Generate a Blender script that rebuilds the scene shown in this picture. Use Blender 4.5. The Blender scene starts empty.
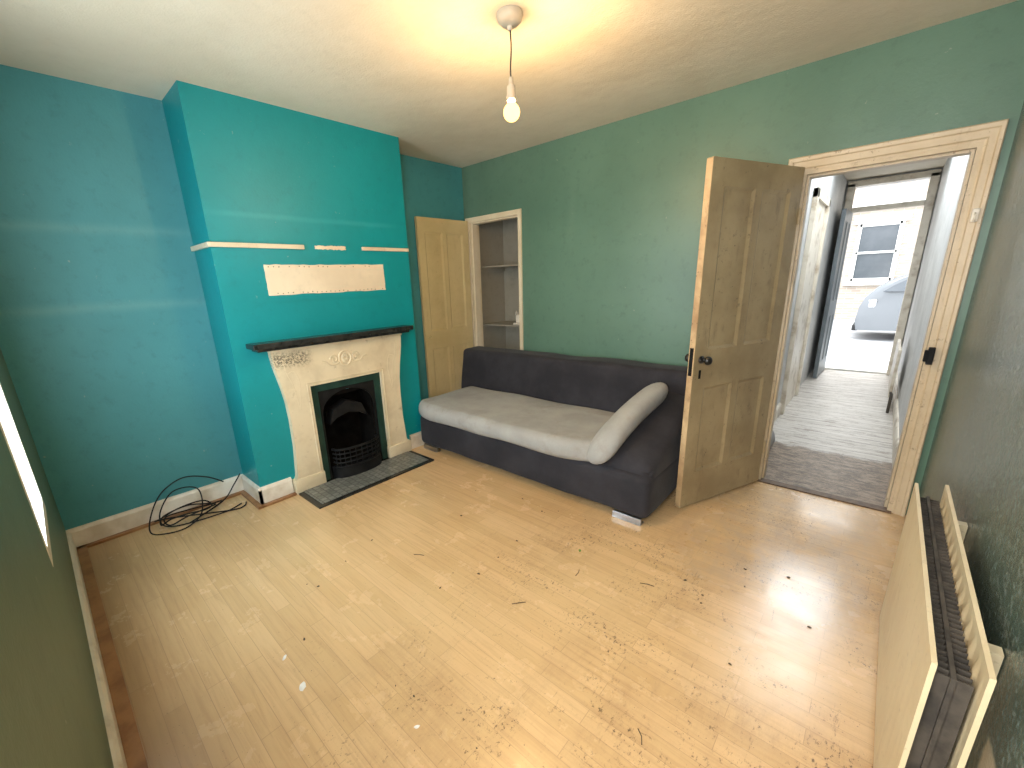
import bpy, bmesh, math, random
from mathutils import Vector, Matrix, noise as mnoise
random.seed(4)
S=bpy.context.scene
S.view_settings.view_transform='Standard'
COL=S.collection
# ------------------------------------------------------------------ materials
class N:
    def __init__(s,name):
        s.m=bpy.data.materials.new(name); s.m.use_nodes=True; s.t=s.m.node_tree; s.n=s.t.nodes; s.l=s.t.links
        s.b=s.n['Principled BSDF']; s.co=s.n.new('ShaderNodeTexCoord').outputs['Object']
        s._sep=None
    def lk(s,v,inp):
        if hasattr(v,'is_linked') or isinstance(v,bpy.types.NodeSocket): s.l.new(v,inp)
        elif isinstance(v,(tuple,list)):
            inp.default_value=(*v,1) if len(inp.default_value)==4 and len(v)==3 else v
        else: inp.default_value=v
    def math(s,op,a,b=0.,c=None,clamp=False):
        n=s.n.new('ShaderNodeMath'); n.operation=op; n.use_clamp=clamp
        s.lk(a,n.inputs[0]); s.lk(b,n.inputs[1])
        if c is not None: s.lk(c,n.inputs[2])
        return n.outputs[0]
    def mapping(s,scale=(1,1,1),rot=(0,0,0),loc=(0,0,0),src=None):
        n=s.n.new('ShaderNodeMapping'); n.inputs['Scale'].default_value=scale; n.inputs['Rotation'].default_value=rot; n.inputs['Location'].default_value=loc
        s.l.new(src or s.co,n.inputs[0]); return n.outputs[0]
    def noise(s,scale,detail=4,rough=.55,vec=None,dist=0.):
        n=s.n.new('ShaderNodeTexNoise'); n.inputs['Scale'].default_value=scale; n.inputs['Detail'].default_value=detail
        n.inputs['Roughness'].default_value=rough; n.inputs['Distortion'].default_value=dist
        s.l.new(vec or s.co,n.inputs['Vector']); return n.outputs['Fac']
    def ramp(s,v,a,b,lo=0.,hi=1.):
        n=s.n.new('ShaderNodeMapRange'); n.interpolation_type='SMOOTHSTEP'
        s.lk(v,n.inputs[0]); n.inputs[1].default_value=a; n.inputs[2].default_value=b; n.inputs[3].default_value=lo; n.inputs[4].default_value=hi
        return n.outputs[0]
    def mix(s,f,a,b,mode='MIX'):
        n=s.n.new('ShaderNodeMix'); n.data_type='RGBA'; n.blend_type=mode
        s.lk(f,n.inputs[0]); s.lk(a,n.inputs[6]); s.lk(b,n.inputs[7]); return n.outputs[2]
    def sep(s):
        if s._sep is None:
            s._sep=s.n.new('ShaderNodeSeparateXYZ'); s.l.new(s.co,s._sep.inputs[0])
        return s._sep.outputs
    def band(s,ax,c,e,soft=.01,wob=None):
        v=s.sep()[ax]
        if wob: v=s.math('ADD',v,s.math('MULTIPLY',s.math('SUBTRACT',s.noise(wob[0],3),.5),wob[1]))
        d=s.math('ABSOLUTE',s.math('SUBTRACT',v,c))
        return s.ramp(d,e-soft,e+soft,1.,0.)
    def mul(s,*a):
        r=a[0]
        for x in a[1:]: r=s.math('MULTIPLY',r,x)
        return r
    def bump(s,h,st=.3,dist=.01):
        n=s.n.new('ShaderNodeBump'); n.inputs['Strength'].default_value=st; n.inputs['Distance'].default_value=dist
        s.l.new(h,n.inputs['Height']); s.l.new(n.outputs[0],s.b.inputs['Normal'])
    def col(s,c): s.lk(c,s.b.inputs['Base Color']); return s
    def rough(s,r): s.lk(r,s.b.inputs['Roughness']); return s
    def metal(s,v): s.b.inputs['Metallic'].default_value=v; return s

def simple(name,c,c2=None,rough=.5,scale=8,bump=.1,bscale=60,metal=0,det=5,lo=.35,hi=.7,spec=.5):
    n=N(name); c2=c2 or tuple(x*.75 for x in c)
    n.col(n.mix(n.ramp(n.noise(scale,det),lo,hi),c,c2)).rough(rough).metal(metal)
    n.b.inputs['Specular IOR Level'].default_value=spec
    if bump: n.bump(n.noise(bscale,4),bump,.004)
    return n.m

def paint(name,c,c2,scuffs=(),rough=.5,mott=.5,bump=.25,tex=0):
    n=N(name)
    f=n.ramp(n.noise(1.3,5,.6),.35,.7)
    k=n.mix(f,c,c2)
    k=n.mix(n.mul(n.ramp(n.noise(14,6,.7),.5,.75),mott),k,tuple(x*.7 for x in c2))
    k=n.mix(n.mul(n.ramp(n.noise(22,3,.6),.70,.76),.35),k,(.45,.45,.38))
    if tex:
        k=n.mix(n.mul(n.ramp(n.noise(70,3,.7),.48,.62),tex),k,(.30,.33,.30))  # pale speckle: rough wall texture, with its sheen put into the colour
    for (bands,colr,st) in scuffs:
        m=n.mul(st,*[n.band(*b) for b in bands]); k=n.mix(m,k,colr)
    n.col(k).rough(rough)
    h=n.math('ADD',n.mul(n.noise(6,4),.8),n.mul(n.noise(90,3),.25))
    n.bump(h,bump,.012); return n.m

M={}
M['left']=paint('teal_paint_left',(.058,.265,.300),(.048,.230,.258),[
  ([(2,1.78,.02,.03,(4,.03)),(1,-2.85,.42,.1)],(.25,.48,.47),.16),
  ([(2,1.36,.02,.03,(4,.03)),(1,-2.85,.44,.1)],(.25,.48,.47),.18)])
M['chim']=paint('turquoise_paint',(.0,.265,.295),(.0,.235,.258),[
  ([(2,1.86,.014,.012,(4,.02)),(1,-1.75,.62,.1)],(.05,.38,.42),.3),
  ([(2,1.34,.010,.02,(4,.04)),(1,-1.7,.4,.1)],(.0,.16,.18),.3)],mott=.3,rough=.45)
M['back']=paint('green_paint_back',(.108,.198,.142),(.086,.165,.116),[
  ([(0,1.25,.03,.03,(3,.1)),(2,1.95,.2,.2)],(.2,.3,.22),.12)],rough=.38)
M['right']=paint('green_paint_right',(.080,.115,.092),(.064,.095,.076),[
  ([(1,-2.75,.70,.01,(8,.05)),(2,.1,.34,.01,(8,.04))],(.62,.52,.36),1.)],rough=.24,tex=.42,bump=.8)
M['near']=paint('green_paint_near',(.080,.13,.075),(.058,.10,.06),rough=.5)
M['ceil']=paint('cream_ceiling',(.68,.61,.49),(.60,.53,.41),mott=.18,bump=.5,rough=.7)
M['white']=simple('white_gloss',(.78,.74,.66),(.55,.47,.36),.35,5,.1)
M['dirtywhite']=simple('dirty_gloss',(.66,.60,.50),(.30,.22,.14),.4,7,.15,lo=.45,hi=.8)
M['brownstrip']=simple('brown_beading',(.32,.16,.065),(.20,.09,.035),.4,12)
M['threshold']=simple('worn_dark_threshold',(.14,.085,.05),(.06,.035,.02),.5,30)
def laminate():
    n=N('laminate_floor')
    br=n.n.new('ShaderNodeTexBrick'); n.l.new(n.co,br.inputs['Vector'])
    br.offset=.37; br.offset_frequency=2
    for k,v in (('Scale',1.),('Mortar Size',.0009),('Mortar Smooth',.1),('Bias',0.),('Brick Width',.55),('Row Height',.066)): br.inputs[k].default_value=v
    br.inputs['Color1'].default_value=(.66,.44,.225,1); br.inputs['Color2'].default_value=(.57,.37,.175,1); br.inputs['Mortar'].default_value=(.40,.25,.12,1)
    g=n.noise(1,8,.65,n.mapping((3,55,3)),.6)
    k=n.mix(n.mul(n.ramp(g,.4,.75),.5),br.outputs['Color'],(.40,.235,.11))
    k=n.mix(n.mul(n.ramp(n.noise(1.1,3),.4,.7),.3),k,(.72,.53,.30))
    x=n.sep()[0]; y=n.sep()[1]
    reg=n.ramp(x,1.5,2.5,.0,1.)
    # soft thin film of dried dirt
    big=n.ramp(n.noise(1.2,5,.6,dist=.8,vec=n.mapping((1.2,.75,1),(0,0,.2))),.42,.70)
    film=n.ramp(n.noise(7,10,.9,n.mapping((1.6,.5,1),(0,0,.45))),.38,.66)
    k=n.mix(n.mul(reg,big,film,.55),k,(.28,.165,.085))
    # grit clusters
    soft=n.ramp(n.noise(2.6,6,.75,dist=1.2,vec=n.mapping(loc=(5,2,0))),.47,.60)
    sp=n.ramp(n.noise(70,6,.8,n.mapping((1,.6,1),(0,0,.3))),.555,.60)
    k=n.mix(n.mul(reg,soft,sp,.9),k,(.06,.03,.013))
    # dragged thin streaks
    for sc,rt_,lo in (((13,1.2,1),.55,.60),((1.4,10,1),.25,.63)):
        st=n.ramp(n.noise(2.4,9,.82,n.mapping(sc,(0,0,rt_)),.5),lo,lo+.07)
        k=n.mix(n.mul(st,reg,n.ramp(n.noise(110,5,.8),.42,.56),.85),k,(.08,.04,.016))
    k=n.mix(n.mul(n.ramp(n.noise(5,7,.85,n.mapping(loc=(9,3,0))),.64,.72),reg,.55),k,(.12,.06,.025))
    cr=n.ramp(n.noise(120,3,.6),.69,.725)
    k=n.mix(n.mul(cr,n.ramp(x,.2,2.2,.25,1.)),k,(.05,.028,.015))
    # doorway daylight glare put into the floor as a grey, glossier patch
    glare=n.mul(n.band(0,3.1,.42,.2,(3,.4)),n.band(1,-.65,.62,.25,(3,.5)))
    k=n.mix(n.mul(glare,n.ramp(n.noise(6,7,.8),.35,.62),.45),k,(.36,.29,.22))
    wall_shade=n.ramp(n.math('ADD',y,n.mul(n.noise(4,4),.12)),-3.30,-2.92,.6,0.)  # shade along the window wall, painted in as a brown gradient
    k=n.mix(wall_shade,k,(.20,.10,.04))
    n.col(k); n.rough(n.math('SUBTRACT',n.math('ADD',n.mul(n.noise(12,4),.25),.22),n.mul(glare,.14)))
    n.b.inputs['Coat Weight'].default_value=.7; n.lk(n.math('SUBTRACT',n.ramp(n.noise(5,5,.7),.3,.7,.14,.30),n.mul(glare,.06)),n.b.inputs['Coat Roughness'])
    n.bump(n.math('SUBTRACT',n.mul(g,.2),n.mul(br.outputs['Fac'],.4)),.2,.003); return n.m
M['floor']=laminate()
def hallfloor():
    n=N('worn_grey_boards')
    br=n.n.new('ShaderNodeTexBrick'); n.l.new(n.co,br.inputs['Vector'])
    for k,v in (('Scale',1.),('Mortar Size',.005),('Mortar Smooth',.4),('Brick Width',12.),('Row Height',.125)): br.inputs[k].default_value=v
    br.inputs['Color1'].default_value=(.50,.465,.42,1); br.inputs['Color2'].default_value=(.41,.375,.33,1); br.inputs['Mortar'].default_value=(.06,.045,.035,1)
    k=n.mix(n.ramp(n.noise(1,7,.7,n.mapping((3,26,4))),.4,.7),br.outputs['Color'],(.60,.57,.53))
    k=n.mix(n.mul(n.ramp(n.noise(1,9,.85,n.mapping((5,14,5))),.50,.62),.75),k,(.15,.105,.07))
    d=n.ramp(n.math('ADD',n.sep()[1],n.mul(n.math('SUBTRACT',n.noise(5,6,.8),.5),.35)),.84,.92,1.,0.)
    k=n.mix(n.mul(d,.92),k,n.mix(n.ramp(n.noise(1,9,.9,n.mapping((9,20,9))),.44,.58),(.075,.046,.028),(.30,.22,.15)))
    n.col(k).rough(.38); n.bump(n.math('SUBTRACT',n.noise(18,6,.7),n.mul(br.outputs['Fac'],1.2)),.5,.008); return n.m
M['hallfloor']=hallfloor()
M['hallwall']=paint('peeling_hall_wall',(.58,.58,.57),(.40,.40,.39),mott=.6,bump=.6)
M['closet']=paint('closet_plaster',(.30,.275,.22),(.23,.21,.165),mott=.4)
def doorpaint(name,c,c2,wear,amt=.6):
    n=N(name)
    k=n.mix(n.ramp(n.noise(3,5,.6),.35,.7),c,c2)
    k=n.mix(n.mul(n.ramp(n.noise(1,6,.7,n.mapping((14,14,5))),.54,.74),amt*.7),k,wear)
    k=n.mix(n.mul(n.ramp(n.noise(26,6,.8),.58,.68),amt),k,tuple(x*.6 for x in wear))
    n.col(k).rough(.42); n.bump(n.noise(30,5),.2,.004); return n.m
M['door']=doorpaint('aged_cream_door',(.39,.305,.175),(.28,.21,.115),(.13,.09,.055),.8)
M['dooredge']=doorpaint('worn_door_edge',(.58,.42,.24),(.30,.18,.09),(.10,.05,.03),.9)
M['frame']=doorpaint('aged_cream_frame',(.58,.47,.32),(.47,.36,.22),(.22,.14,.08),.75)
M['cframe']=doorpaint('cream_cupboard_frame',(.70,.61,.45),(.62,.52,.36),(.4,.28,.15),.3)
M['cdoor']=doorpaint('yellowed_closet_door',(.62,.50,.27),(.54,.43,.22),(.34,.25,.12),.35)
M['iron']=simple('black_iron',(.005,.005,.0055),(.012,.012,.012),.6,10,.3,80,0,spec=.18)
M['knobiron']=simple('black_knob',(.008,.008,.008),(.014,.014,.014),.3,10,0)
M['blackpaint']=simple('black_gloss',(.010,.012,.012),(.03,.03,.028),.25,14,.15)
M['soot']=simple('soot',(.004,.0035,.003),(.009,.008,.007),.95,10,.5,40,spec=.05)
M['tile']=simple('dark_green_tile',(.010,.035,.028),(.018,.055,.042),.35,9,.05,spec=.3)
def surround():
    n=N('cream_cast_surround')
    k=n.mix(n.ramp(n.noise(5,5,.6),.4,.7),(.70,.60,.42),(.59,.49,.33))
    m=n.mul(n.band(2,.965,.045,.03),n.band(1,.20,.13,.05)) # local coords of the part
    k=n.mix(n.mul(n.ramp(n.noise(70,5,.8),.47,.54),m,.85),k,(.07,.06,.045))
    k=n.mix(n.mul(n.ramp(n.noise(18,5,.7),.6,.72),.5),k,(.30,.22,.12))
    n.col(k).rough(.4); n.bump(n.noise(30,4),.15,.004); return n.m
M['surround']=surround()
def hearth():
    n=N('hearth_mosaic'); 
    br=n.n.new('ShaderNodeTexBrick'); n.l.new(n.co,br.inputs['Vector']); br.offset=0.5
    for k,v in (('Scale',1.),('Mortar Size',.003),('Brick Width',.045),('Row Height',.045)): br.inputs[k].default_value=v
    br.inputs['Color1'].default_value=(.24,.24,.21,1); br.inputs['Color2'].default_value=(.13,.135,.12,1); br.inputs['Mortar'].default_value=(.05,.05,.045,1)
    n.col(n.mix(n.ramp(n.noise(40,4),.5,.7),br.outputs['Color'],(.09,.09,.08))).rough(.35); return n.m
M['hearth']=hearth()
def fabric(name,c,c2,sc=160,stain=(.3,.25,.18),sa=.0,sheen=.08):
    n=N(name)
    k=n.mix(n.ramp(n.noise(4,5,.6),.35,.7),c,c2)
    k=n.mix(n.mul(n.ramp(n.noise(3.1,5,.7,n.mapping(loc=(2,5,1))),.52,.68),sa),k,stain)
    k=n.mix(n.mul(n.noise(sc,2),.35),k,tuple(x*.55 for x in c))
    n.col(k).rough(.9); n.b.inputs['Sheen Weight'].default_value=sheen; n.b.inputs['Sheen Roughness'].default_value=.4
    n.b.inputs['Specular IOR Level'].default_value=.2
    n.bump(n.math('ADD',n.mul(n.noise(sc,3),.4),n.noise(9,4)),.35,.008); return n.m
M['char']=fabric('charcoal_velour',(.026,.025,.030),(.044,.042,.049))
M['grey']=fabric('grey_mattress_fabric',(.40,.395,.38),(.31,.305,.29),sa=.5,stain=(.24,.21,.17))
M['chrome']=simple('chrome',(.5,.5,.52),(.35,.35,.35),.3,20,0,metal=1)
M['rad']=doorpaint('cream_radiator',(.66,.56,.37),(.58,.47,.29),(.32,.20,.10),.35)
M['radin']=simple('radiator_inner',(.07,.058,.045),(.03,.025,.02),.8,20)
M['cord']=simple('dark_flex',(.05,.042,.032),(.02,.017,.014),.8,20)
M['plastic']=simple('white_plastic',(.72,.68,.60),(.6,.55,.47),.35,5,0)
M['rose']=simple('aged_ceiling_rose',(.55,.47,.36),(.46,.38,.28),.4,5,0)
M['cable']=simple('black_cable',(.012,.012,.014),(.02,.02,.02),.7,5,0,spec=.2)
M['plaster']=paint('bare_plaster',(.66,.55,.40),(.78,.67,.50),mott=.35,rough=.8,bump=.5)
M['paper']=simple('white_paper',(.8,.8,.78),(.6,.6,.58),.8,20)
M['crumb']=simple('dark_crumb',(.06,.04,.025),(.12,.08,.05),.9,50)
M['leafm']=simple('green_scrap',(.15,.28,.05),(.1,.2,.04),.7,50)
def brick():
    n=N('street_brick')
    br=n.n.new('ShaderNodeTexBrick'); n.l.new(n.mapping((1,1,1),(math.pi/2,0,0)),br.inputs['Vector'])
    for k,v in (('Scale',1.),('Mortar Size',.008),('Brick Width',.23),('Row Height',.075)): br.inputs[k].default_value=v
    br.inputs['Color1'].default_value=(.43,.36,.29,1); br.inputs['Color2'].default_value=(.33,.27,.22,1); br.inputs['Mortar'].default_value=(.42,.39,.35,1)
    n.col(br.outputs['Color']).rough(.9); return n.m
M['brick']=brick()
M['pave']=simple('grey_pavement',(.42,.42,.42),(.32,.32,.33),.8,2)
M['stone']=simple('painted_stone',(.75,.74,.70),(.6,.6,.56),.7,3)
M['darkglass']=simple('dark_glass',(.06,.07,.08),(.08,.09,.10),.2,2,0)
M['carpaint']=simple('silver_car_paint',(.145,.155,.165),(.125,.135,.145),.3,1,0,metal=.1)
M['rubber']=simple('tyre_rubber',(.02,.02,.02),None,.8,20)
M['bluedoor']=doorpaint('blue_grey_front_door',(.14,.165,.18),(.10,.12,.13),(.05,.06,.07),.4)
n=N('bulb_glass'); tr=n.n.new('ShaderNodeBsdfTransparent'); em=n.n.new('ShaderNodeEmission'); em.inputs[0].default_value=(1,.60,.17,1); em.inputs[1].default_value=1.7
ad=n.n.new('ShaderNodeAddShader'); n.l.new(tr.outputs[0],ad.inputs[0]); n.l.new(em.outputs[0],ad.inputs[1]); n.l.new(ad.outputs[0],n.n['Material Output'].inputs[0]); M['bulb']=n.m
n=N('window_pane'); tr=n.n.new('ShaderNodeBsdfTransparent'); gl=n.n.new('ShaderNodeBsdfGlossy'); gl.inputs['Roughness'].default_value=.05
mx=n.n.new('ShaderNodeMixShader'); mx.inputs[0].default_value=.08; n.l.new(tr.outputs[0],mx.inputs[1]); n.l.new(gl.outputs[0],mx.inputs[2]); n.l.new(mx.outputs[0],n.n['Material Output'].inputs[0]); M['pane']=n.m

# ------------------------------------------------------------------ geometry helpers
def bx(bm,lo,hi,bev=0,seg=2):
    r=bmesh.ops.create_cube(bm,size=1)
    c=[(a+b)/2 for a,b in zip(lo,hi)]; s=[abs(b-a) for a,b in zip(lo,hi)]
    for v in r['verts']: v.co=Vector((v.co.x*s[0]+c[0],v.co.y*s[1]+c[1],v.co.z*s[2]+c[2]))
    if bev:
        es=list({e for v in r['verts'] for e in v.link_edges})
        bmesh.ops.bevel(bm,geom=es,offset=bev,segments=seg,profile=.5,affect='EDGES')
def newbm(): return bmesh.new()
def cyl(bm,p0,p1,r0,r1=None,seg=20,caps=True):
    r1=r0 if r1 is None else r1; p0=Vector(p0); p1=Vector(p1); d=p1-p0
    q=d.to_track_quat('Z','Y').to_matrix().to_4x4()
    bmesh.ops.create_cone(bm,cap_ends=caps,segments=seg,radius1=r0,radius2=r1,depth=d.length,matrix=Matrix.Translation((p0+p1)/2)@q)
def lathe(bm,prof,c,seg=28):
    rings=[]
    for (r,z) in prof:
        rings.append([bm.verts.new((c[0]+max(r,1e-4)*math.cos(2*math.pi*i/seg),c[1]+max(r,1e-4)*math.sin(2*math.pi*i/seg),c[2]+z)) for i in range(seg)])
    for a,b in zip(rings,rings[1:]):
        for i in range(seg): bm.faces.new((a[i],a[(i+1)%seg],b[(i+1)%seg],b[i]))
def tube(bm,pts,r,seg=8,closed=False):
    pts=[Vector(p) for p in pts]; n=len(pts); rings=[]
    up=Vector((0,0,1)); prev=None
    for i,p in enumerate(pts):
        if closed: t=(pts[(i+1)%n]-pts[i-1])
        else: t=pts[min(i+1,n-1)]-pts[max(i-1,0)]
        t.normalize()
        a=prev if prev is not None else (up if abs(t.dot(up))<.9 else Vector((1,0,0)))
        a=(a-t*a.dot(t)); 
        if a.length<1e-6: a=t.orthogonal()
        a.normalize(); prev=a; b=t.cross(a)
        rings.append([bm.verts.new(p+(a*math.cos(2*math.pi*k/seg)+b*math.sin(2*math.pi*k/seg))*r) for k in range(seg)])
    m=n if closed else n-1
    for i in range(m):
        A=rings[i];B=rings[(i+1)%n]
        for k in range(seg): bm.faces.new((A[k],A[(k+1)%seg],B[(k+1)%seg],B[k]))
    if not closed: bm.faces.new(rings[0][::-1]); bm.faces.new(rings[-1])
def prism(bm,pts,ax,a,b):
    def P(u,v,w):
        return {0:(w,u,v),1:(u,w,v),2:(u,v,w)}[ax]
    A=[bm.verts.new(P(u,v,a)) for u,v in pts]; B=[bm.verts.new(P(u,v,b)) for u,v in pts]
    bm.faces.new(A); bm.faces.new(B[::-1])
    for i in range(len(pts)):
        j=(i+1)%len(pts); bm.faces.new((A[i],B[i],B[j],A[j]))
def catmull(P,k=8,closed=False):
    P=[Vector(p) for p in P]; out=[]; n=len(P)
    for i in range(n if closed else n-1):
        p0=P[(i-1)%n] if closed or i>0 else P[0]; p1=P[i]; p2=P[(i+1)%n]; p3=P[(i+2)%n] if closed or i<n-2 else P[-1]
        for j in range(k):
            t=j/k; out.append(.5*((2*p1)+(-p0+p2)*t+(2*p0-5*p1+4*p2-p3)*t*t+(-p0+3*p1-3*p2+p3)*t**3))
    if not closed: out.append(P[-1])
    return out
def rbox(bm,lo,hi,r,step=.06,amp=0,fr=3.,fn=None):
    b2=newbm(); ax=[]
    for a,b in zip(lo,hi):
        rr=min(r,(b-a)/2*.999); c=[a+rr*(1-math.cos(i/5*math.pi/2)) for i in range(6)]
        m=max(1,int((b-a-2*rr)/step)); c+=[a+rr+(b-a-2*rr)*i/m for i in range(1,m+1)]
        c+=[b-rr*(1-math.cos(i/5*math.pi/2)) for i in range(4,-1,-1)]; ax.append(c)
    for d in range(3):
        u,v=[k for k in range(3) if k!=d]
        for w in (lo[d],hi[d]):
            g=[]
            for a in ax[u]:
                row=[]
                for b in ax[v]:
                    p=[0,0,0]; p[d]=w;p[u]=a;p[v]=b; row.append(b2.verts.new(p))
                g.append(row)
            for i in range(len(g)-1):
                for j in range(len(g[0])-1): b2.faces.new((g[i][j],g[i+1][j],g[i+1][j+1],g[i][j+1]))
    bmesh.ops.remove_doubles(b2,verts=b2.verts,dist=1e-5)
    for vt in b2.verts:
        q=Vector([min(max(vt.co[i],lo[i]+min(r,(hi[i]-lo[i])/2)),hi[i]-min(r,(hi[i]-lo[i])/2)) for i in range(3)])
        d=vt.co-q
        if d.length>1e-7: vt.co=q+d.normalized()*min(r,max(abs(x) for x in d) if max(abs(x) for x in d)>0 else r)
    bmesh.ops.recalc_face_normals(b2,faces=b2.faces); b2.normal_update()
    for vt in b2.verts:
        if amp: vt.co+=vt.normal*mnoise.noise(vt.co*fr)*amp
        if fn: vt.co=fn(vt.co.copy())
    me=bpy.data.meshes.new('t'); b2.to_mesh(me); b2.free(); bm.from_mesh(me); bpy.data.meshes.remove(me)
def mk(name,bm,mat,parent=None,origin=None,smooth=False,label=None,cat=None,kind=None,group=None,keep=False):
    bmesh.ops.recalc_face_normals(bm,faces=bm.faces)
    me=bpy.data.meshes.new(name); bm.to_mesh(me); bm.free()
    o=bpy.data.objects.new(name,me); COL.objects.link(o)
    me.materials.append(M[mat] if isinstance(mat,str) else mat)
    if smooth:
        for p in me.polygons: p.use_smooth=True
        if smooth=='auto':
            me.set_sharp_from_angle(angle=math.radians(35))
    if keep: origin=Vector((0,0,0))
    if origin is None:
        vs=[v.co for v in me.vertices]
        lo=[min(v[i] for v in vs) for i in range(3)]; hi=[max(v[i] for v in vs) for i in range(3)]
        origin=Vector(((lo[0]+hi[0])/2,(lo[1]+hi[1])/2,lo[2]))
    origin=Vector(origin); me.transform(Matrix.Translation(-origin)); o.location=origin
    if parent is not None:
        o.parent=parent; o.location=origin-WL[parent.name]
    WL[o.name]=origin
    tag(o,label,cat,kind,group); return o
WL={}
def tag(o,label=None,cat=None,kind=None,group=None):
    if label:o['label']=label
    if cat:o['category']=cat
    if kind:o['kind']=kind
    if group:o['group']=group
def empty(name,loc,label,cat,**k):
    o=bpy.data.objects.new(name,None); COL.objects.link(o); o.location=loc; o.empty_display_size=.1
    WL[o.name]=Vector(loc); tag(o,label,cat,**k); return o
def struct(name,boxes,mat,label,cat,bev=0):
    bm=newbm()
    for lo,hi in boxes: bx(bm,lo,hi,bev)
    return mk(name,bm,mat,keep=True,label=label,cat=cat,kind='structure')

H=2.5; W=3.58; YN=-3.365; CX=.342; CY0=-2.42; CY1=-1.0
# ------------------------------------------------------------------ room shell
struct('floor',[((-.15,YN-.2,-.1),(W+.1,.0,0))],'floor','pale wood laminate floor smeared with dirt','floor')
struct('floor_hall',[((2.3,.0,-.1),(W+.1,4.75,-.002))],'hallfloor','worn grey-brown hallway floorboards','floor')
struct('ceiling',[((-.15,YN-.2,H),(W+.15,.12,H+.2))],'ceil','off-white painted ceiling','ceiling')
struct('ceiling_hall',[((2.3,.12,H),(W+.15,4.8,H+.2))],'ceil','off-white hallway ceiling','ceiling')
struct('wall_left',[((-.15,YN-.2,0),(0,.12,H))],'left','teal painted alcove wall with faint shelf marks','wall')
struct('wall_chimney_breast',[((0,CY0,0),(CX,-1.93,H)),((0,-1.47,0),(CX,CY1,H)),((0,-1.93,.67),(CX,-1.47,H)),((0,-1.93,0),(.10,-1.47,.67))],'chim','bright turquoise painted chimney breast','wall')
struct('wall_back',[((0,0,0),(.05,.12,H)),((.05,0,2.01),(.71,.12,H)),((.71,0,0),(2.80,.12,H)),((2.80,0,1.95),(3.47,.12,H)),((3.47,0,0),(W+.02,.12,H))],'back','muted green painted wall','wall')
struct('wall_right',[((W,YN-.2,0),(W+.15,0,H))],'right','dark green textured wall with worn plaster','wall')
WX0,WX1,WZ0,WZ1=2.76,3.52,.80,2.28
struct('wall_front',[((0,YN-.13,0),(.88,YN,H)),((.88,YN-.13,0),(1.47,YN,.6)),((.88,YN-.13,2.1),(1.47,YN,H)),((1.47,YN-.13,0),(WX0,YN,H)),((WX0,YN-.13,0),(WX1,YN,WZ0)),((WX0,YN-.13,WZ1),(WX1,YN,H)),((WX1,YN-.13,0),(W,YN,H))],'near','green painted window wall','wall')
struct('wall_closet',[((-.1,.12,0),(.0,.6,H)),((.78,.12,0),(.88,.6,H)),((-.1,.6,0),(.88,.68,H)),((-.1,.12,2.3),(.88,.6,2.36)),((0,.12,-.05),(.78,.6,.0))],'closet','beige plastered cupboard interior','wall')
HL=2.64; HR=3.51
struct('wall_hall_left',[((2.45,.12,0),(HL,4.5,H))],'hallwall','peeling pale hallway wall','wall')
struct('wall_hall_right',[((HR,.12,0),(3.70,4.5,H))],'hallwall','peeling grey-white hallway wall','wall')
struct('wall_hall_end',[((2.3,4.5,-.1),(2.72,4.72,H)),((3.44,4.5,-.1),(3.75,4.72,H)),((2.72,4.5,2.42),(3.44,4.72,H))],'hallwall','pale wall around the street entrance','wall')
def prof_board(name,p0,p1,nrm,h=.13,t=.018,mat='white'):
    bm=newbm(); p0=Vector(p0);p1=Vector(p1);nrm=Vector(nrm)
    pr=[(0,0),(t,0),(t,h-.02),(t*.5,h-.004),(0,h)]
    A=[bm.verts.new(p0+nrm*a+Vector((0,0,b))) for a,b in pr]; B=[bm.verts.new(p1+nrm*a+Vector((0,0,b))) for a,b in pr]
    bm.faces.new(A); bm.faces.new(B[::-1])
    for i in range(5): j=(i+1)%5; bm.faces.new((A[i],B[i],B[j],A[j]))
    return mk(name,bm,mat,keep=True,label='white painted skirting board',cat='skirting board',kind='structure')
prof_board('baseboard_left',(0,YN,0),(0,CY0,0),(1,0,0))
prof_board('baseboard_left_far',(0,CY1,0),(0,0,0),(1,0,0))
prof_board('baseboard_chimney_side',(0,CY0,0),(CX+.018,CY0,0),(0,-1,0))
prof_board('baseboard_chimney_near',(CX,CY0-.018,0),(CX,-2.215,0),(1,0,0))
prof_board('baseboard_chimney_far',(CX,-1.16,0),(CX,CY1,0),(1,0,0))
prof_board('baseboard_back',(.76,0,0),(2.71,0,0),(0,-1,0))
prof_board('baseboard_front',(0,YN,0),(W,YN,0),(0,1,0),mat='dirtywhite')
prof_board('baseboard_right',(W,YN,0),(W,0,0),(-1,0,0),mat='dirtywhite')
def strip(name,lo,hi):
    struct(name,[(lo,hi)],'brownstrip','brown wood-effect edge strip','trim')
strip('trim_1',(.018,YN+.018,0),(.05,CY0-.02,.014))
strip('trim_2',(.018,YN+.018,0),(W-.02,YN+.062,.014))
strip('trim_3',(.05,CY0-.05,0),(CX+.05,CY0-.018,.014))
strip('trim_4',(CX+.018,CY0-.02,0),(CX+.05,-2.205,.014))
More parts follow.
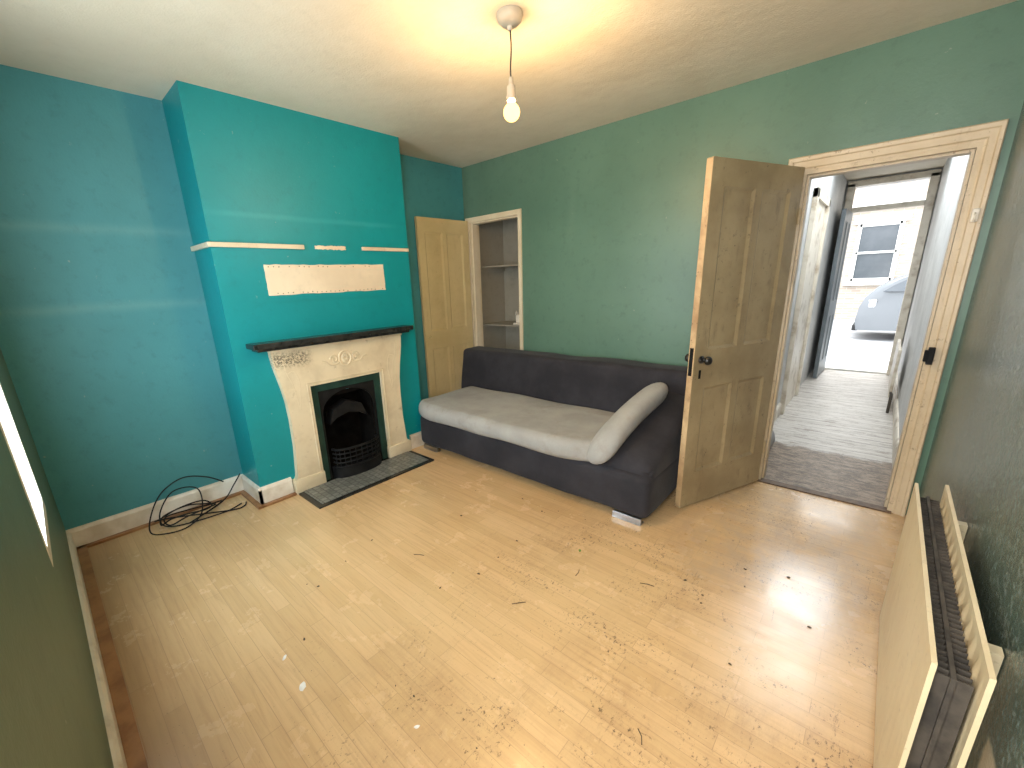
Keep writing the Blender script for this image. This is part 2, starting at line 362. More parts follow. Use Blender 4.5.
def frame(name,x0,x1,zt,w,mat,label,y0=-.02,depth=.14,wr=None,wl=None,cl=0):
    bm=newbm(); wr=wr or w; wl=wl or w
    prof=[(0,0),(0,y0*.5),(.12,y0*.62),(.2,y0*.95),(.62,y0),(.70,y0*1.35),(.92,y0*1.45),(1,y0*1.2),(1,0)]
    path=[lambda t,y:(x0-wl*t,y,0),lambda t,y:(x0-wl*t,y,zt+w*t),lambda t,y:(x1+wr*t,y,zt+w*t),lambda t,y:(x1+wr*t,y,0)]
    R=[[bm.verts.new(f(t,y)) for t,y in prof] for f in path]
    for A,B in zip(R,R[1:]):
        for i in range(len(prof)-1): bm.faces.new((A[i],A[i+1],B[i+1],B[i]))
    bx(bm,(x0,y0*.4,0),(x0+.02,depth,zt)); bx(bm,(x1-.02,y0*.4,0),(x1,depth,zt)); bx(bm,(x0+.02,y0*.4,zt-.02),(x1-.02,depth,zt))
    bx(bm,(x0+.02,.03,0),(x0+.032,depth-.04,zt-.02)); bx(bm,(x1-.032,.03,0),(x1-.02,depth-.04,zt-.02)); bx(bm,(x0+.032,.03,zt-.032),(x1-.032,depth-.04,zt-.02))
    return mk(name,bm,mat,keep=True,label=label,cat='door frame',kind='structure')
df=frame('trim_5',2.80,3.49,1.955,.075,'frame','chipped cream wooden doorway frame',wr=.058)
frame('trim_6',.05,.712,2.01,.024,'cframe','cream wooden cupboard frame',y0=-.010)
bm=newbm(); bx(bm,(2.70,.14,0),(2.80,.165,2.06),.004); bx(bm,(3.46,.14,0),(3.51,.165,2.06),.004); bx(bm,(2.80,.14,1.955),(3.46,.165,2.06),.004)
mk('trim_7',bm,'white',keep=True,label='white hallway side architrave',cat='door frame',kind='structure')
struct('trim_8',[((2.80,-.03,0),(3.49,.03,.008))],'threshold','worn dark threshold strip','threshold')
bm=newbm(); bx(bm,(3.475,-.060,.90),(3.50,-.029,.99),.003); bx(bm,(3.462,-.062,.915),(3.478,-.035,.975),.003)
mk('lock_keep',bm,'iron',parent=df,label='black metal lock keep')
bm=newbm(); bx(bm,(3.505,-.045,1.60),(3.53,-.0295,1.66),.004); tube(bm,[(3.517,-.042,1.64),(3.517,-.060,1.63),(3.517,-.063,1.61),(3.517,-.055,1.60)],.004)
mk('hook',bm,'plastic',parent=df,label='small white hook')

def panel_door(name,w,h,th,panels,mat,loc,rot,z0=.01,label='',cat='door'):
    bm=newbm()
    stile=min(p[0] for p in panels); e=max(p[1] for p in panels)
    bx(bm,(0,-th,0),(stile,0,h)); bx(bm,(e,-th,0),(w,0,h))
    cols=sorted({(p[0],p[1]) for p in panels}); rows=sorted({(p[2],p[3]) for p in panels})
    prev=0
    for (a,b) in rows+[(h,h)]:
        bx(bm,(stile,-th,prev),(e,0,a)); prev=b
    for (a,b) in rows:
        for c1,c2 in zip(cols,cols[1:]): bx(bm,(c1[1],-th,a),(c2[0],0,b))
    for (a,b,c,d) in panels:
        bx(bm,(a,-th*.74,c),(b,-th*.26,d))
        for side in (0,-th):
            s=-1 if side==0 else 1; g=.018
            O=[(a,c),(b,c),(b,d),(a,d)]; I=[(a+g,c+g),(b-g,c+g),(b-g,d-g),(a+g,d-g)]
            ov=[bm.verts.new((u,side+s*.001,v)) for u,v in O]; iv=[bm.verts.new((u,side+s*th*.255,v)) for u,v in I]
            for i in range(4): j=(i+1)%4; bm.faces.new((ov[i],ov[j],iv[j],iv[i]))
    o=mk(name,bm,mat,origin=(0,0,0),label=label,cat=cat,kind='structure')
    o.location=(loc[0],loc[1],z0); o.rotation_euler=(0,0,rot); WL[o.name]=Vector((0,0,0))
    return o
d1=panel_door('door_1',.761,1.96,.038,[(.10,.35,.22,.76),(.41,.66,.22,.76),(.10,.35,.98,1.83),(.41,.66,.98,1.83)],'door',(2.81,-.034),-1.949,label='open aged cream four-panel door with scuffed paint')
bm=newbm(); bx(bm,(.7612,-.037,.01),(.7635,-.001,1.955)); mk('door_edge',bm,'dooredge',parent=d1,label='worn bare-wood door edge')
for s in (1,-1):
    bm=newbm(); y0=0 if s==1 else -.038
    cyl(bm,(.705,y0,.93),(.705,y0+s*.006,.93),.022); cyl(bm,(.705,y0+s*.005,.93),(.705,y0+s*.035,.93),.009)
    r=bmesh.ops.create_uvsphere(bm,u_segments=20,v_segments=12,radius=.025); 
    for v in r['verts']: v.co=Vector((v.co.x+.705,v.co.y*.75+y0+s*.046,v.co.z+.93))
    mk('knob',bm,'knobiron',parent=d1,smooth=True,label='black round knob')
bm=newbm(); bx(bm,(.70,0,.82),(.715,.004,.87),.001); mk('keyhole_cover',bm,'iron',parent=d1)
bm=newbm(); bx(bm,(.7635,-.030,.84),(.766,-.008,1.0)); mk('latch_plate',bm,'iron',parent=d1)
for z in (.25,1.7):
    bm=newbm(); cyl(bm,(-.004,.006,z-.045),(-.004,.006,z+.045),.007,seg=10); mk('hinge',bm,'door',parent=d1)
d2=panel_door('door_2',.635,1.985,.03,[(.08,.295,.2,.78),(.345,.56,.2,.78),(.08,.295,.95,1.86),(.345,.56,.95,1.86)],'cdoor',(.068,-.022),-math.pi/2-.02,z0=.02,label='open yellowed cream panelled cupboard door')
bm=newbm(); r=bmesh.ops.create_uvsphere(bm,u_segments=16,v_segments=10,radius=.014)
for v in r['verts']: v.co+=Vector((.59,.012,.9))
mk('knob',bm,'cdoor',parent=d2,smooth=True)
d3=panel_door('door_3',.70,2.08,.042,[(.1,.31,.2,.8),(.39,.6,.2,.8),(.1,.31,.98,1.95),(.39,.6,.98,1.95)],'bluedoor',(2.765,4.43),-math.pi/2-.03,z0=.01,label='open blue-grey panelled street door')
bm=newbm(); 
for lo,hi in [((2.66,4.44,0),(2.74,4.52,2.45)),((3.42,4.44,0),(3.50,4.52,2.45)),((2.74,4.44,2.10),(3.42,4.52,2.16)),((2.66,4.44,2.41),(3.5,4.52,2.48))]: bx(bm,lo,hi,.005)
mk('trim_9',bm,'dirtywhite',keep=True,label='white street door frame with fanlight above',cat='door frame',kind='structure')
struct('trim_10',[((2.72,4.5,-.1),(3.44,4.9,.02))],'stone','stone doorstep','doorstep')
bm=newbm()
for y in (1.75,2.65): bx(bm,(HL,y,0),(HL+.04,y+.09,2.1),.004)
bx(bm,(HL,1.75,2.02),(HL+.04,2.74,2.1),.004); bx(bm,(HL,1.84,0),(HL+.015,2.65,2.02))
mk('door_4',bm,'dirtywhite',keep=True,label='closed white painted door in the hallway wall',cat='door',kind='structure')
prof_board('baseboard_hall_right',(HR,.17,0),(HR,4.44,0),(-1,0,0),mat='dirtywhite')
prof_board('baseboard_hall_left',(HL,.17,0),(HL,1.74,0),(1,0,0),mat='dirtywhite')

for i,z in enumerate((.95,1.56)):
    struct('trim_%d'%(11+i),[((0,.22,z),(.78,.6,z+.016)),((0,.2,z-.04),(.02,.6,z))],'closet','beige wooden cupboard shelf','shelf')
bm=newbm(); bx(bm,(.43,.26,.99),(.485,.32,1.07),.010); bx(bm,(.41,.24,.967),(.50,.33,.99),.006); tube(bm,catmull([(.455,.27,1.06),(.455,.26,1.10),(.455,.245,1.10),(.455,.24,1.07)]),.006)
mk('small_appliance',bm,'plastic',label='small white plastic fitting on the cupboard shelf',cat='fitting')

def window(name,x0,x1,z0,z1,label,front=.001,t=.05):
    bm=newbm(); yi=YN+front
    for lo,hi in [((x0,YN-.08,z0),(x0+t,yi,z1)),((x1-t,YN-.08,z0),(x1,yi,z1)),((x0+t,YN-.08,z1-t),(x1-t,yi,z1)),((x0+t,YN-.08,z0),(x1-t,yi,z0+t+.01)),
      ((x0+t,yi-.03,(z0+z1)/2-.018),(x1-t,yi-.004,(z0+z1)/2+.018)),
      ((x0,YN-.12,z0),(x1,YN-.08,z0+.03))]: bx(bm,lo,hi,.001,1)
    o=mk(name,bm,'white',keep=True,label=label,cat='window',kind='structure')
    bm=newbm(); bx(bm,(x0+t,yi-.010,z0+t),(x1-t,yi-.008,z1-t)); mk('window_pane',bm,'pane',parent=o,origin=(0,0,0))
    return o
window('window_1',.88,1.47,.6,2.1,'added white sash window for the fill light',t=.04)
window('window_added',WX0,WX1,WZ0,WZ1,'added white sash window for the fill light',-.01,t=.04)  # added window out of view, there to hold the fill light

# ------------------------------------------------------------------ fireplace
yc=-1.70
fp=empty('fireplace',(CX,yc,0),'cream cast fireplace with black shelf, grate and tiled hearth','fireplace')
half=[(0,.505),(.10,.495),(.13,.480),(.35,.462),(.55,.460),(.68,.466),(.78,.480),(.86,.495),(.93,.508),(1.0,.515),(1.062,.515)]
pts=[(yc-.29,0),(yc-.29,.755),(yc+.29,.755),(yc+.29,0)]+[(yc+h,z) for z,h in half]+[(yc-h,z) for z,h in reversed(half)]
bm=newbm(); prism(bm,pts,0,CX,CX+.045)
for s in (-1,1):
    a,b=sorted((yc+s*.285,yc+s*.51)); bx(bm,(CX,a,0),(CX+.06,b,.11),.006)
tube(bm,[(CX+.042,yc-.31,.1),(CX+.042,yc-.31,.775),(CX+.042,yc+.31,.775),(CX+.042,yc+.31,.1)],.008)
bx(bm,(CX,yc-.52,1.025),(CX+.06,yc+.52,1.062),.006)
mk('surround',bm,'surround',parent=fp,origin=(CX,-2.3,0),smooth='auto')
bm=newbm(); X=CX+.045
for r,ry in (((.024),.028),((.048),.053)): tube(bm,[(X,yc+r*math.cos(a),.915+ry*math.sin(a)) for a in [i*math.pi/12 for i in range(24)]],.0075,closed=True)
for i in range(8):
    a=i*math.pi/4; cyl(bm,(X+.003,yc+.008*math.cos(a),.915+.008*math.sin(a)),(X+.003,yc+.022*math.cos(a),.915+.024*math.sin(a)),.004,.008,8)
for s in (-1,1):
    sp=[(X,yc+s*(.085+.032*math.cos(t)*(1-t/9)),.915+.036*math.sin(t)*(1-t/9)) for t in [j*.35 for j in range(22)]]
    tube(bm,sp,.006)
    tube(bm,catmull([(X,yc+s*.05,.89),(X,yc+s*.08,.875),(X,yc+s*.12,.88),(X,yc+s*.15,.905),(X,yc+s*.18,.91)]),.005)
mk('rosette',bm,'surround',parent=fp,smooth=True,label='raised floral scroll rosette')
for s in (-1,1):
    bm=newbm()
    tube(bm,catmull([(X-.002,yc+s*.45,.97),(X-.002,yc+s*.435,.87),(X-.002,yc+s*.41,.80),(X-.002,yc+s*.395,.70),(X-.002,yc+s*.385,.60)]),.004)
    tube(bm,catmull([(X-.002,yc+s*.385,.60),(X-.002,yc+s*.37,.70),(X-.002,yc+s*.36,.80),(X-.002,yc+s*.385,.88),(X-.002,yc+s*.43,.87)]),.004)
    mk('leg_moulding',bm,'surround',parent=fp,smooth=True,label='raised curved leg moulding')
bm=newbm(); bx(bm,(CX,-2.34,1.064),(CX+.135,-1.112,1.098),.006,3); bx(bm,(CX,-2.31,1.045),(CX+.11,-1.14,1.066),.004)
mk('mantel_shelf',bm,'blackpaint',parent=fp,label='black gloss shelf')
def inv_u(ho,zo,hi,zi,arch=0):
    p=[(yc-ho,0),(yc-ho,zo),(yc+ho,zo),(yc+ho,0),(yc+hi,0)]
    if arch:
        for i in range(17):
            a=i*math.pi/16; p.append((yc+hi*math.cos(a),zi+arch*math.sin(a)))
    else: p+=[(yc+hi,zi),(yc-hi,zi)]
    p.append((yc-hi,0)); return p
bm=newbm(); prism(bm,inv_u(.292,.757,.235,.70),0,CX-.002,CX+.022); mk('tile_border',bm,'tile',parent=fp,label='dark green glazed border')
bm=newbm(); prism(bm,inv_u(.238,.703,.215,.52,.155),0,CX-.004,CX+.014)
mk('arch_plate',bm,'iron',parent=fp,smooth='auto')
bm=newbm()
prism(bm,[(yc-.16,.42),(yc-.12,.53),(yc,.58),(yc+.12,.53),(yc+.16,.42),(yc+.10,.46),(yc,.485),(yc-.10,.46)],0,CX-.10,CX-.01)
mk('hood',bm,'iron',parent=fp)
bm=newbm(); bx(bm,(.102,-1.928,.0),(.118,-1.472,.668)); bx(bm,(.118,-1.928,0),(CX-.005,-1.905,.668)); bx(bm,(.118,-1.495,0),(CX-.005,-1.472,.668)); bx(bm,(.118,-1.905,.64),(CX-.005,-1.495,.668)); bx(bm,(.118,-1.905,0),(CX-.005,-1.495,.06))
mk('firebox',bm,'soot',parent=fp)
bm=newbm()
for z in (.10,.135,.17,.205,.24):
    tube(bm,[(CX+.02+.10*math.sin(a)**.7,yc+.19*math.cos(a),z) for a in [max(1e-3,i*math.pi/16) if i<16 else math.pi-1e-3 for i in range(17)]],.0065 if z<.24 else .010)
for i in range(1,12):
    a=i*math.pi/12; x=CX+.02+.10*math.sin(a)**.7; y=yc+.19*math.cos(a)
    cyl(bm,(x,y,.09),(x,y,.245),.004,seg=8)
pp=[(yc+.2*math.cos(i*math.pi/16),CX+.10*math.sin(i*math.pi/16)**.7+.03 if 0<i<16 else CX) for i in range(17)]
prism(bm,[(p[1],p[0]) for p in pp],2,.015,.095)
mk('fire_grate',bm,'iron',parent=fp,smooth='auto',label='curved black iron fire bars')
bm=newbm(); bx(bm,(CX+.001,-2.20,0),(.715,-1.20,.012)); mk('hearth',bm,'blackpaint',parent=fp,label='dark edged hearth slab')
bm=newbm(); bx(bm,(CX+.06,-2.165,.012),(.685,-1.235,.016)); mk('hearth_tiles',bm,'hearth',parent=fp,label='grey mosaic hearth tiles')

def batten(lo,hi,label,mat='cframe'):
    bm=newbm(); bx(bm,lo,hi,.003); mk('shelf_batten',bm,mat,label=label,cat='batten')
batten((CX,-2.425,1.672),(CX+.018,-1.87,1.700),'long cream shelf batten on the turquoise chimney breast')
batten((CX,-1.43,1.675),(CX+.018,-1.005,1.70),'short cream shelf batten on the turquoise chimney breast')
batten((.0,CY0-.018,1.672),(CX+.018,CY0,1.700),'cream shelf batten on the side of the chimney breast')
def patch(name,y0,y1,z0,z1,label,j=.008,n=40):
    pts=[]; 
    for i in range(n): pts.append((y0+(y1-y0)*i/n,z0+random.uniform(-j,j)))
    for i in range(8): pts.append((y1+random.uniform(-j,j),z0+(z1-z0)*i/8))
    for i in range(n): pts.append((y1-(y1-y0)*i/n,z1+random.uniform(-j,j)))
    for i in range(8): pts.append((y0+random.uniform(-j,j),z1-(z1-z0)*i/8))
    bm=newbm(); prism(bm,pts,0,CX-.001,CX+.003)
    return mk(name,bm,'plaster',label=label,cat='plaster patch')
pa=patch('plaster_patch',-2.145,-1.255,1.385,1.575,'rectangle of bare cream plaster on the chimney breast',.003,24)
bm=newbm()
for i in range(26):
    y=-2.12+i*.0335
    for z in (1.395,1.563):
        if random.random()<.75: cyl(bm,(CX+.002,y,z+random.uniform(-.004,.004)),(CX+.0042,y,z),.0035,seg=6)
mk('nail_mark',bm,'crumb',parent=pa,kind='stuff',label='row of small dark nail marks')
patch('plaster_patch',-1.79,-1.56,1.675,1.70,'small strip of bare plaster between the battens',.003,20)

# ------------------------------------------------------------------ sofa bed
so=empty('sofa_bed',(1.38,-.62,0),'charcoal velour sofa bed with grey mattress seat','sofa')
bm=newbm(); rbox(bm,(.375,-1.075,.035),(2.455,-.16,.31),.05,.05,.008); mk('base',bm,'char',parent=so,smooth=True)
def lean(c):
    if c.y<-.15: c.y-=(.775-c.z)*.14
    return c
bm=newbm(); rbox(bm,(.17,-.30,.30),(2.44,-.05,.775),.045,.06,.010,3,lean); mk('backrest',bm,'char',parent=so,smooth=True)
def mat_fn(c):
    dx=max(0,c.x-1.80)/.35
    if c.y<-.9: c.y+=min(1,dx)**2*.11
    dx=max(0,.6-c.x)/.25
    if c.y<-.9: c.y+=dx*dx*.09
    return c
bm=newbm(); rbox(bm,(.36,-1.135,.292),(2.18,-.375,.440),.065,.05,.010,2.5,mat_fn); mk('mattress',bm,'grey',parent=so,smooth=True)
bm=newbm(); sg=24; rings=[]
P=catmull([(2.15,-1.10,.385),(2.15,-.98,.45),(2.16,-.75,.53),(2.185,-.5,.60),(2.20,-.40,.62)],6)
for i,p in enumerate(P):
    t=i/(len(P)-1); e=max(0,1-abs(2*t-1)**6)**.5; e=max(e,.12); w=.140*e; h=.085*e
    ring=[]
    for k in range(sg):
        a=2*math.pi*k/sg; u=math.cos(a)*w; v=math.sin(a)*h
        ring.append(bm.verts.new((p.x+u*.75-v*.4,p.y,p.z+v*.9+u*.6)))
    rings.append(ring)
for A,B in zip(rings,rings[1:]):
    for k in range(sg): bm.faces.new((A[k],A[(k+1)%sg],B[(k+1)%sg],B[k]))
bm.faces.new(rings[0]); bm.faces.new(rings[-1][::-1])
mk('bolster',bm,'grey',parent=so,smooth=True,label='raised grey fabric headrest end')
def sup(c):
    if c.z>.33: c.z+=(c.y+1.04)*.34-max(0,c.x-2.30)*.25
    return c
bm=newbm(); rbox(bm,(2.08,-1.04,.22),(2.45,-.26,.385),.06,.04,.008,3,sup)
mk('bolster_support',bm,'char',parent=so,smooth=True)
for (x0,x1) in ((.42,.6),(2.24,2.42)):
    for y in (-1.07,-.25):
        bm=newbm(); bx(bm,(x0,y,.006),(x1,y+.02,.04),.003); bx(bm,(x0,y-.006,0),(x1,y+.05,.007),.002); mk('foot',bm,'chrome',parent=so,label='chrome metal foot')

# ------------------------------------------------------------------ radiator
ra=empty('radiator',(3.50,-1.66,0),'cream double panel radiator on the green wall','radiator')
ry0,ry1=-2.17,-1.17
def radpanel(xc,z0,z1,amp,name):
    bm=newbm(); n=200; F=[];B=[]
    for i in range(n+1):
        y=ry0+(ry1-ry0)*i/n; ph=(y-ry0)/.0333*math.pi
        d=amp*max(0,math.sin(ph))**.7 if amp else 0
        if y<ry0+.03 or y>ry1-.03: d=0
        F.append(y); B.append(d)
    zs=[(z0,0),(z0+.02,0),(z0+.05,1),(z1-.05,1),(z1-.03,0),(z1,0)]
    for sgn in (1,-1):
        g=[[bm.verts.new((xc+sgn*(.0045+B[i]*k),F[i],z)) for z,k in zs] for i in range(n+1)]
        for i in range(n):
            for j in range(5): bm.faces.new((g[i][j],g[i+1][j],g[i+1][j+1],g[i][j+1]))
        if sgn==1: G1=g
        else: G2=g
    for i in range(n):
        bm.faces.new((G1[i][0],G2[i][0],G2[i+1][0],G1[i+1][0])); bm.faces.new((G1[i][5],G1[i+1][5],G2[i+1][5],G2[i][5]))
    for i in (0,n):
        for j in range(5): bm.faces.new((G1[i][j],G1[i][j+1],G2[i][j+1],G2[i][j]))
    return mk(name,bm,'rad',parent=ra,smooth='auto')
radpanel(3.458,.05,.645,.0008,'front_panel')
radpanel(3.532,.05,.660,.005,'rear_panel')
bm=newbm()
for i in range(48):
    y=ry0+.03+i*(ry1-ry0-.06)/47; bx(bm,(3.464,y,.09),(3.521,y+.003,.605))
bx(bm,(3.488,ry0+.02,.08),(3.496,ry1-.02,.612)); mk('convector_fins',bm,'radin',parent=ra)
for y in (ry0+.02,ry1-.02):
    bm=newbm(); cyl(bm,(3.458,y,.10),(3.530,y,.10),.012,seg=14); mk('connection_pipe',bm,'rad',parent=ra)
for y in (ry0+.18,ry1-.18):
    bm=newbm(); bx(bm,(3.544,y,.1),(3.578,y+.03,.6)); mk('wall_bracket',bm,'rad',parent=ra)
bm=newbm(); cyl(bm,(3.50,ry1+.04,0),(3.50,ry1+.04,.10),.0075); cyl(bm,(3.50,ry1-.01,.1),(3.50,ry1+.055,.1),.011); cyl(bm,(3.50,ry1+.04,.10),(3.50,ry1+.04,.17),.018,.015)
mk('valve',bm,'plastic',parent=ra,smooth='auto')

# ------------------------------------------------------------------ pendant
px,py=1.913,-1.567
pe=empty('pendant_light',(px,py,H),'bare glowing bulb hanging from an aged ceiling rose','ceiling light')
bm=newbm(); lathe(bm,[(0,0),(.054,0),(.056,-.012),(.052,-.028),(.036,-.042),(.014,-.048),(.009,-.062),(0,-.062)],(px,py,H)); mk('ceiling_rose',bm,'rose',parent=pe,smooth='auto')
bm=newbm(); tube(bm,catmull([(px,py,H-.05),(px+.003,py+.002,H-.12),(px-.002,py,H-.20),(px,py,2.265)]),.0032); mk('cord',bm,'cord',parent=pe,smooth=True)
bm=newbm(); lathe(bm,[(0,.09),(.008,.088),(.011,.06),(.018,.055),(.019,.02),(.021,.018),(.021,.006),(.018,0),(0,0)],(px,py,2.180)); mk('lamp_holder',bm,'rose',parent=pe,smooth='auto')
bm=newbm(); R=.037; lathe(bm,[(R*math.sin(a),-R*math.cos(a)) for a in [i*math.pi/14 for i in range(12)]]+[(.016,.038),(.014,.048),(0,.048)],(px,py,2.135)); mk('bulb',bm,'bulb',parent=pe,smooth=True,label='glowing warm glass bulb')
l=bpy.data.lights.new('bulb_light','POINT'); l.energy=32; l.color=(1,.62,.27); l.shadow_soft_size=.020
o=bpy.data.objects.new('bulb_light',l); COL.objects.link(o); o.location=(px,py,2.135)

# ------------------------------------------------------------------ cables
ct=empty('cable_tangle',(.16,-2.8,0),'tangle of thin black cable looping up against the skirting','cable')
def cable(pts,r):
    bm=newbm(); tube(bm,catmull(pts,8),r); mk('cable',bm,'cable',smooth=True,parent=ct)
def loops(cx,cy,n,r,z):
    out=[]
    for i in range(n*8):
        a=i*math.pi/4+random.uniform(-.15,.15); rr=r*(1+.28*math.sin(i*.7)+random.uniform(-.1,.1))
        out.append((max(.06,cx+rr*.62*math.cos(a)),cy+rr*1.25*math.sin(a),z+.035*abs(math.sin(i*.9))+i*.0012))
    return out
cable([(.055,-2.45,.16),(.06,-2.50,.10),(.10,-2.6,.02)]+loops(.15,-2.82,3,.12,.010)+[(.26,-2.6,.008),(.27,-2.52,.008),(.22,-2.49,.008)],.0045)
cable([(.055,-2.56,.14),(.07,-2.66,.22),(.045,-2.78,.25),(.05,-2.90,.20),(.08,-2.98,.10),(.16,-3.02,.01),(.25,-2.96,.006),(.27,-2.85,.006),(.22,-2.75,.05),(.08,-2.72,.16),(.05,-2.85,.18),(.10,-2.95,.07),(.21,-2.92,.02),(.25,-2.65,.006),(.22,-2.52,.01)],.0042)

# ------------------------------------------------------------------ debris
def chip(x,y,s,mat,label,name='debris_scrap',flat=.25,cat='debris'):
    bm=newbm(); r=bmesh.ops.create_icosphere(bm,subdivisions=1,radius=s)
    a=random.uniform(0,3.1)
    for v in r['verts']:
        c=v.co*random.uniform(.6,1.2); c=Vector((c.x*1.4,c.y*.8,c.z*flat)); c.rotate(Matrix.Rotation(a,3,'Z').to_euler()); v.co=c+Vector((x,y,s*flat))
    mk(name,bm,mat,label=label,cat=cat)
for x,y,s in ((1.91,-2.86,.018),(1.73,-2.85,.011),(2.35,-2.67,.008)): chip(x,y,s,'paper','torn scrap of white paper on the laminate','paper_scrap',.12,'paper')
def twig(p,q,r=.0016):
    bm=newbm(); p=Vector((*p,.003)); q=Vector((*q,.003)); m=(p+q)/2+Vector((.004,.003,.002)); tube(bm,[p,m,q],r,6); mk('twig',bm,'crumb',label='thin dark twig on the laminate',cat='twig')
twig((2.24,-2.04),(2.28,-1.99)); twig((2.62,-1.54),(2.68,-1.52)); twig((2.35,-1.64),(2.36,-1.69)); twig((1.6,-2.1),(1.65,-2.07)); twig((2.9,-2.2),(2.93,-2.24))
for i in range(34):
    x=random.uniform(1.3,3.3); y=random.uniform(-2.9,-.9)
    if x<2.55 and y>-1.15: y=-1.3
    chip(x,y,random.uniform(.003,.007),'crumb','small crumb of dirt on the laminate','dirt_crumb',.5)
chip(2.27,-1.5,.009,'leafm','small green scrap on the laminate')
bm=newbm(); rbox(bm,(2.66,.42,.0),(2.76,.82,.15),.05,.03,.02,9.); mk('underlay_roll',bm,'grey',smooth=True,label='rolled grey carpet underlay beside the doorway',cat='carpet roll')
hm=empty('hall_radiator',(3.47,2.9,0),'slim dirty white radiator on the hallway wall','radiator')
bm=newbm(); bx(bm,(3.43,2.45,.14),(3.455,3.35,.62),.006); mk('panel',bm,'dirtywhite',parent=hm)
bm=newbm(); tube(bm,catmull([(3.45,2.38,0),(3.45,2.38,.12),(3.45,2.40,.18),(3.445,2.46,.19)]),.012); mk('valve_pipe',bm,'radin',parent=hm)

# ------------------------------------------------------------------ street
struct('floor_street',[((-12,4.9,-.3),(20,13.9,-.12))],'pave','grey street surface and pavement','street')
bm=newbm(); bx(bm,(-10,14,-.2),(18,14.3,6.5)); mk('building_facade',bm,'brick',keep=True,label='brown brick terraced house across the street',cat='building',kind='structure')
fa=bpy.data.objects['building_facade']
def wparts(x0,x1,z0,z1):
    bm=newbm()
    for lo,hi in [((x0-.05,13.93,z0),(x0+.05,14.0,z1)),((x1-.05,13.93,z0),(x1+.05,14,z1)),((x0,13.93,z1-.08),(x1,14,z1)),((x0,13.93,z0),(x1,14,z0+.08)),((x0,13.93,(z0+z1)/2-.03),(x1,14,(z0+z1)/2+.03))]: bx(bm,lo,hi)
    bx(bm,(x0-.15,13.88,z1),(x1+.15,14,z1+.22)); bx(bm,(x0-.15,13.85,z0-.12),(x1+.15,14,z0))
    mk('window_frame',bm,'stone',parent=fa,origin=(x0,13.9,z0))
    bm=newbm(); bx(bm,(x0,13.97,z0),(x1,13.995,z1)); mk('window_glass',bm,'darkglass',parent=fa,origin=(x0,13.95,z0))
WL['building_facade']=Vector((0,0,0))
wparts(2.35,3.25,1.0,2.6); wparts(-.9,.4,.9,2.7); wparts(5.2,6.4,.9,2.7); wparts(2.3,3.2,4.1,5.8)
bm=newbm(); bx(bm,(1.1,13.94,-.12),(1.95,13.99,2.1)); mk('house_door',bm,'stone',parent=fa,origin=(1.5,13.95,0))
bm=newbm(); bx(bm,(-10,13.90,2.95),(18,14,3.15)); mk('stone_band',bm,'stone',parent=fa,origin=(1,13.95,3))
DX=.08
ca=empty('car',(4.9,9.7,-.12),'silver-grey hatchback parked on the street','car')
prof=[(2.78,.22),(2.74,.42),(2.77,.70),(2.84,.90),(2.98,1.07),(3.22,1.25),(3.6,1.42),(4.5,1.50),(5.3,1.42),(6.0,1.05),(6.7,.96),(6.85,.6),(6.80,.28)]
prof=[(x+DX,z) for x,z in prof]
bm=newbm(); ys=[(8.90,.94),(8.95,1),(9.75,1.02),(10.55,1),(10.6,.94)]
rows=[]
for y,k in ys:
    row=[]
    for x,z in prof:
        inset=(z-1.0)*.45 if z>1.0 else 0
        yy=y+(inset if y<9.7 else -inset if y>9.8 else 0)
        row.append(bm.verts.new((4.8+(x-4.8)*(k if k<1 else 1),yy,-.12+z)))
    rows.append(row)
for A,B in zip(rows,rows[1:]):
    for i in range(len(prof)-1): bm.faces.new((A[i],A[i+1],B[i+1],B[i]))
    bm.faces.new((A[-1],A[0],B[0],B[-1]))
bm.faces.new(rows[0]); bm.faces.new(rows[-1][::-1])
mk('car_body',bm,'carpaint',parent=ca,smooth='auto')
bm=newbm(); prism(bm,[(3.10+DX,1.02),(3.32+DX,1.20),(3.7,1.32),(4.6,1.40),(5.3,1.30),(5.8,1.02)],1,8.92,8.93)
for v in bm.verts: v.co.y+=(v.co.z-1.0)*.42; v.co.z-=.12
mk('side_window',bm,'darkglass',parent=ca)
bm=newbm(); bx(bm,(2.71+DX,8.98,.08),(2.82+DX,10.5,.20),.02); mk('bumper',bm,'rubber',parent=ca)
bm=newbm(); bx(bm,(2.90+DX,8.90,.55),(3.04+DX,9.1,.75),.03,3); mk('rear_lamp',bm,'chrome',parent=ca)
for x in (4.0,6.15):
    for y in (8.88,10.42):
        bm=newbm(); cyl(bm,(x,y,.19),(x,y+.2,.19),.31,seg=28); w=mk('wheel',bm,'rubber',parent=ca,smooth='auto',origin=(x,y,.19))
        bm=newbm(); cyl(bm,(x,y-.008,.19),(x,y+.01,.19),.19,seg=20); h=mk('hubcap',bm,'chrome',parent=w,origin=(x,y,.19)); h.location=(0,0,0)

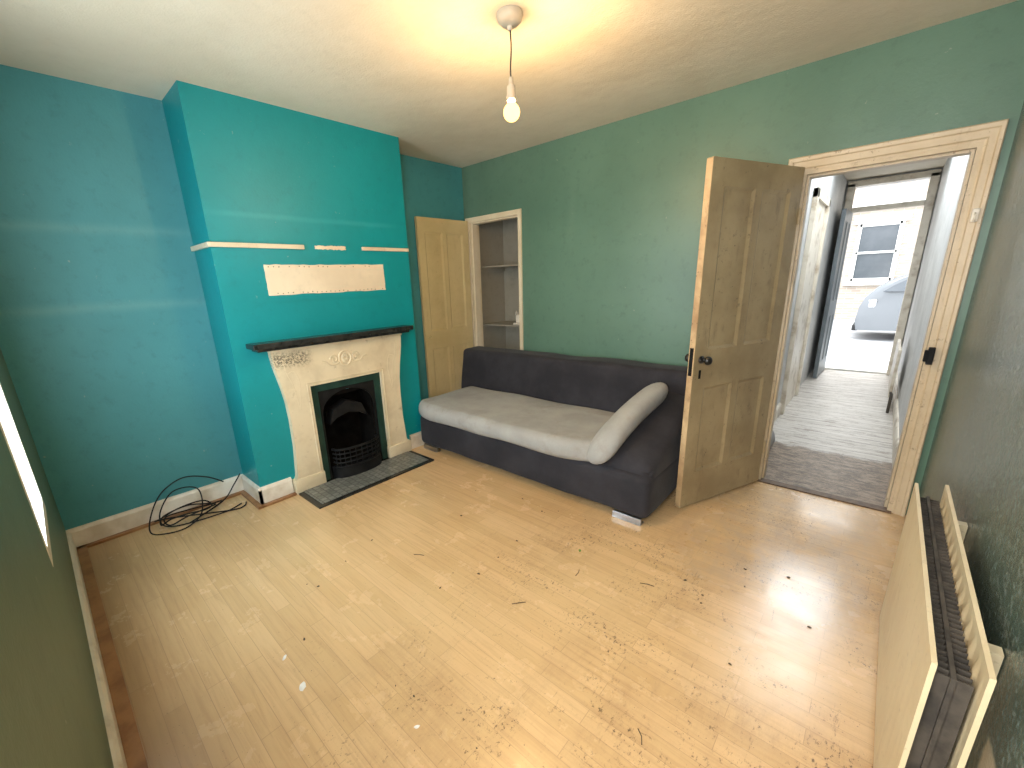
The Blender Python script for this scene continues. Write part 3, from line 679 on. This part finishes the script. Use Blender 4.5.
# ------------------------------------------------------------------ lights
def area(name,loc,rot,sx,sy,e,c):
    l=bpy.data.lights.new(name,'AREA'); l.shape='RECTANGLE'; l.size=sx; l.size_y=sy; l.energy=e; l.color=c
    o=bpy.data.objects.new(name,l); COL.objects.link(o); o.location=loc; o.rotation_euler=rot; return o
area('daylight_window',(1.175,YN-.022,1.35),(math.radians(90),0,0),.50,1.38,34,(.78,.93,1.0))
area('fill_light_wide',(3.14,YN-.045,1.54),(math.radians(90),0,0),.66,1.34,60,(1.0,.98,.93))  # added fill light behind the camera, set in the added window
area('hall_fill',(3.05,1.8,2.47),(0,0,0),.6,2.4,44,(.86,.94,1.0))  # added unseen fill under the hall ceiling to brighten the hallway
l=bpy.data.lights.new('sun','SUN'); l.energy=3.0; l.angle=.9; l.color=(1,.98,.95); o=bpy.data.objects.new('sun',l); COL.objects.link(o)
o.rotation_euler=Vector((.05,-.9,-.8)).to_track_quat('-Z','Y').to_euler()
w=bpy.data.worlds.new('sky'); S.world=w; w.use_nodes=True; nt=w.node_tree; bg=nt.nodes['Background']
sk=nt.nodes.new('ShaderNodeTexSky'); sk.sky_type='HOSEK_WILKIE'; sk.turbidity=6; sk.sun_direction=(.1,.8,.6)
mxn=nt.nodes.new('ShaderNodeMix'); mxn.data_type='RGBA'; mxn.inputs[0].default_value=.9; nt.links.new(sk.outputs[0],mxn.inputs[6]); mxn.inputs[7].default_value=(.92,.96,1,1)
nt.links.new(mxn.outputs[2],bg.inputs[0]); bg.inputs[1].default_value=6.5

# ------------------------------------------------------------------ camera
cd=bpy.data.cameras.new('camera'); cd.sensor_width=36; cd.lens=421.04/1024*36; cd.shift_x=.0252; cd.shift_y=.01765; cd.clip_start=.02
co=bpy.data.objects.new('camera',cd); COL.objects.link(co)
yw,pi_,ro=.7575,-.2775,-.0410
fw=Vector((-math.sin(yw)*math.cos(pi_),math.cos(yw)*math.cos(pi_),math.sin(pi_))); rt=Vector((math.cos(yw),math.sin(yw),0)); up=rt.cross(fw)
rt2=rt*math.cos(ro)+up*math.sin(ro); up2=-rt*math.sin(ro)+up*math.cos(ro)
m=Matrix((rt2,up2,-fw)).transposed().to_4x4(); m.translation=Vector((3.2738,-3.2477,1.4134)); co.matrix_world=m
S.camera=co
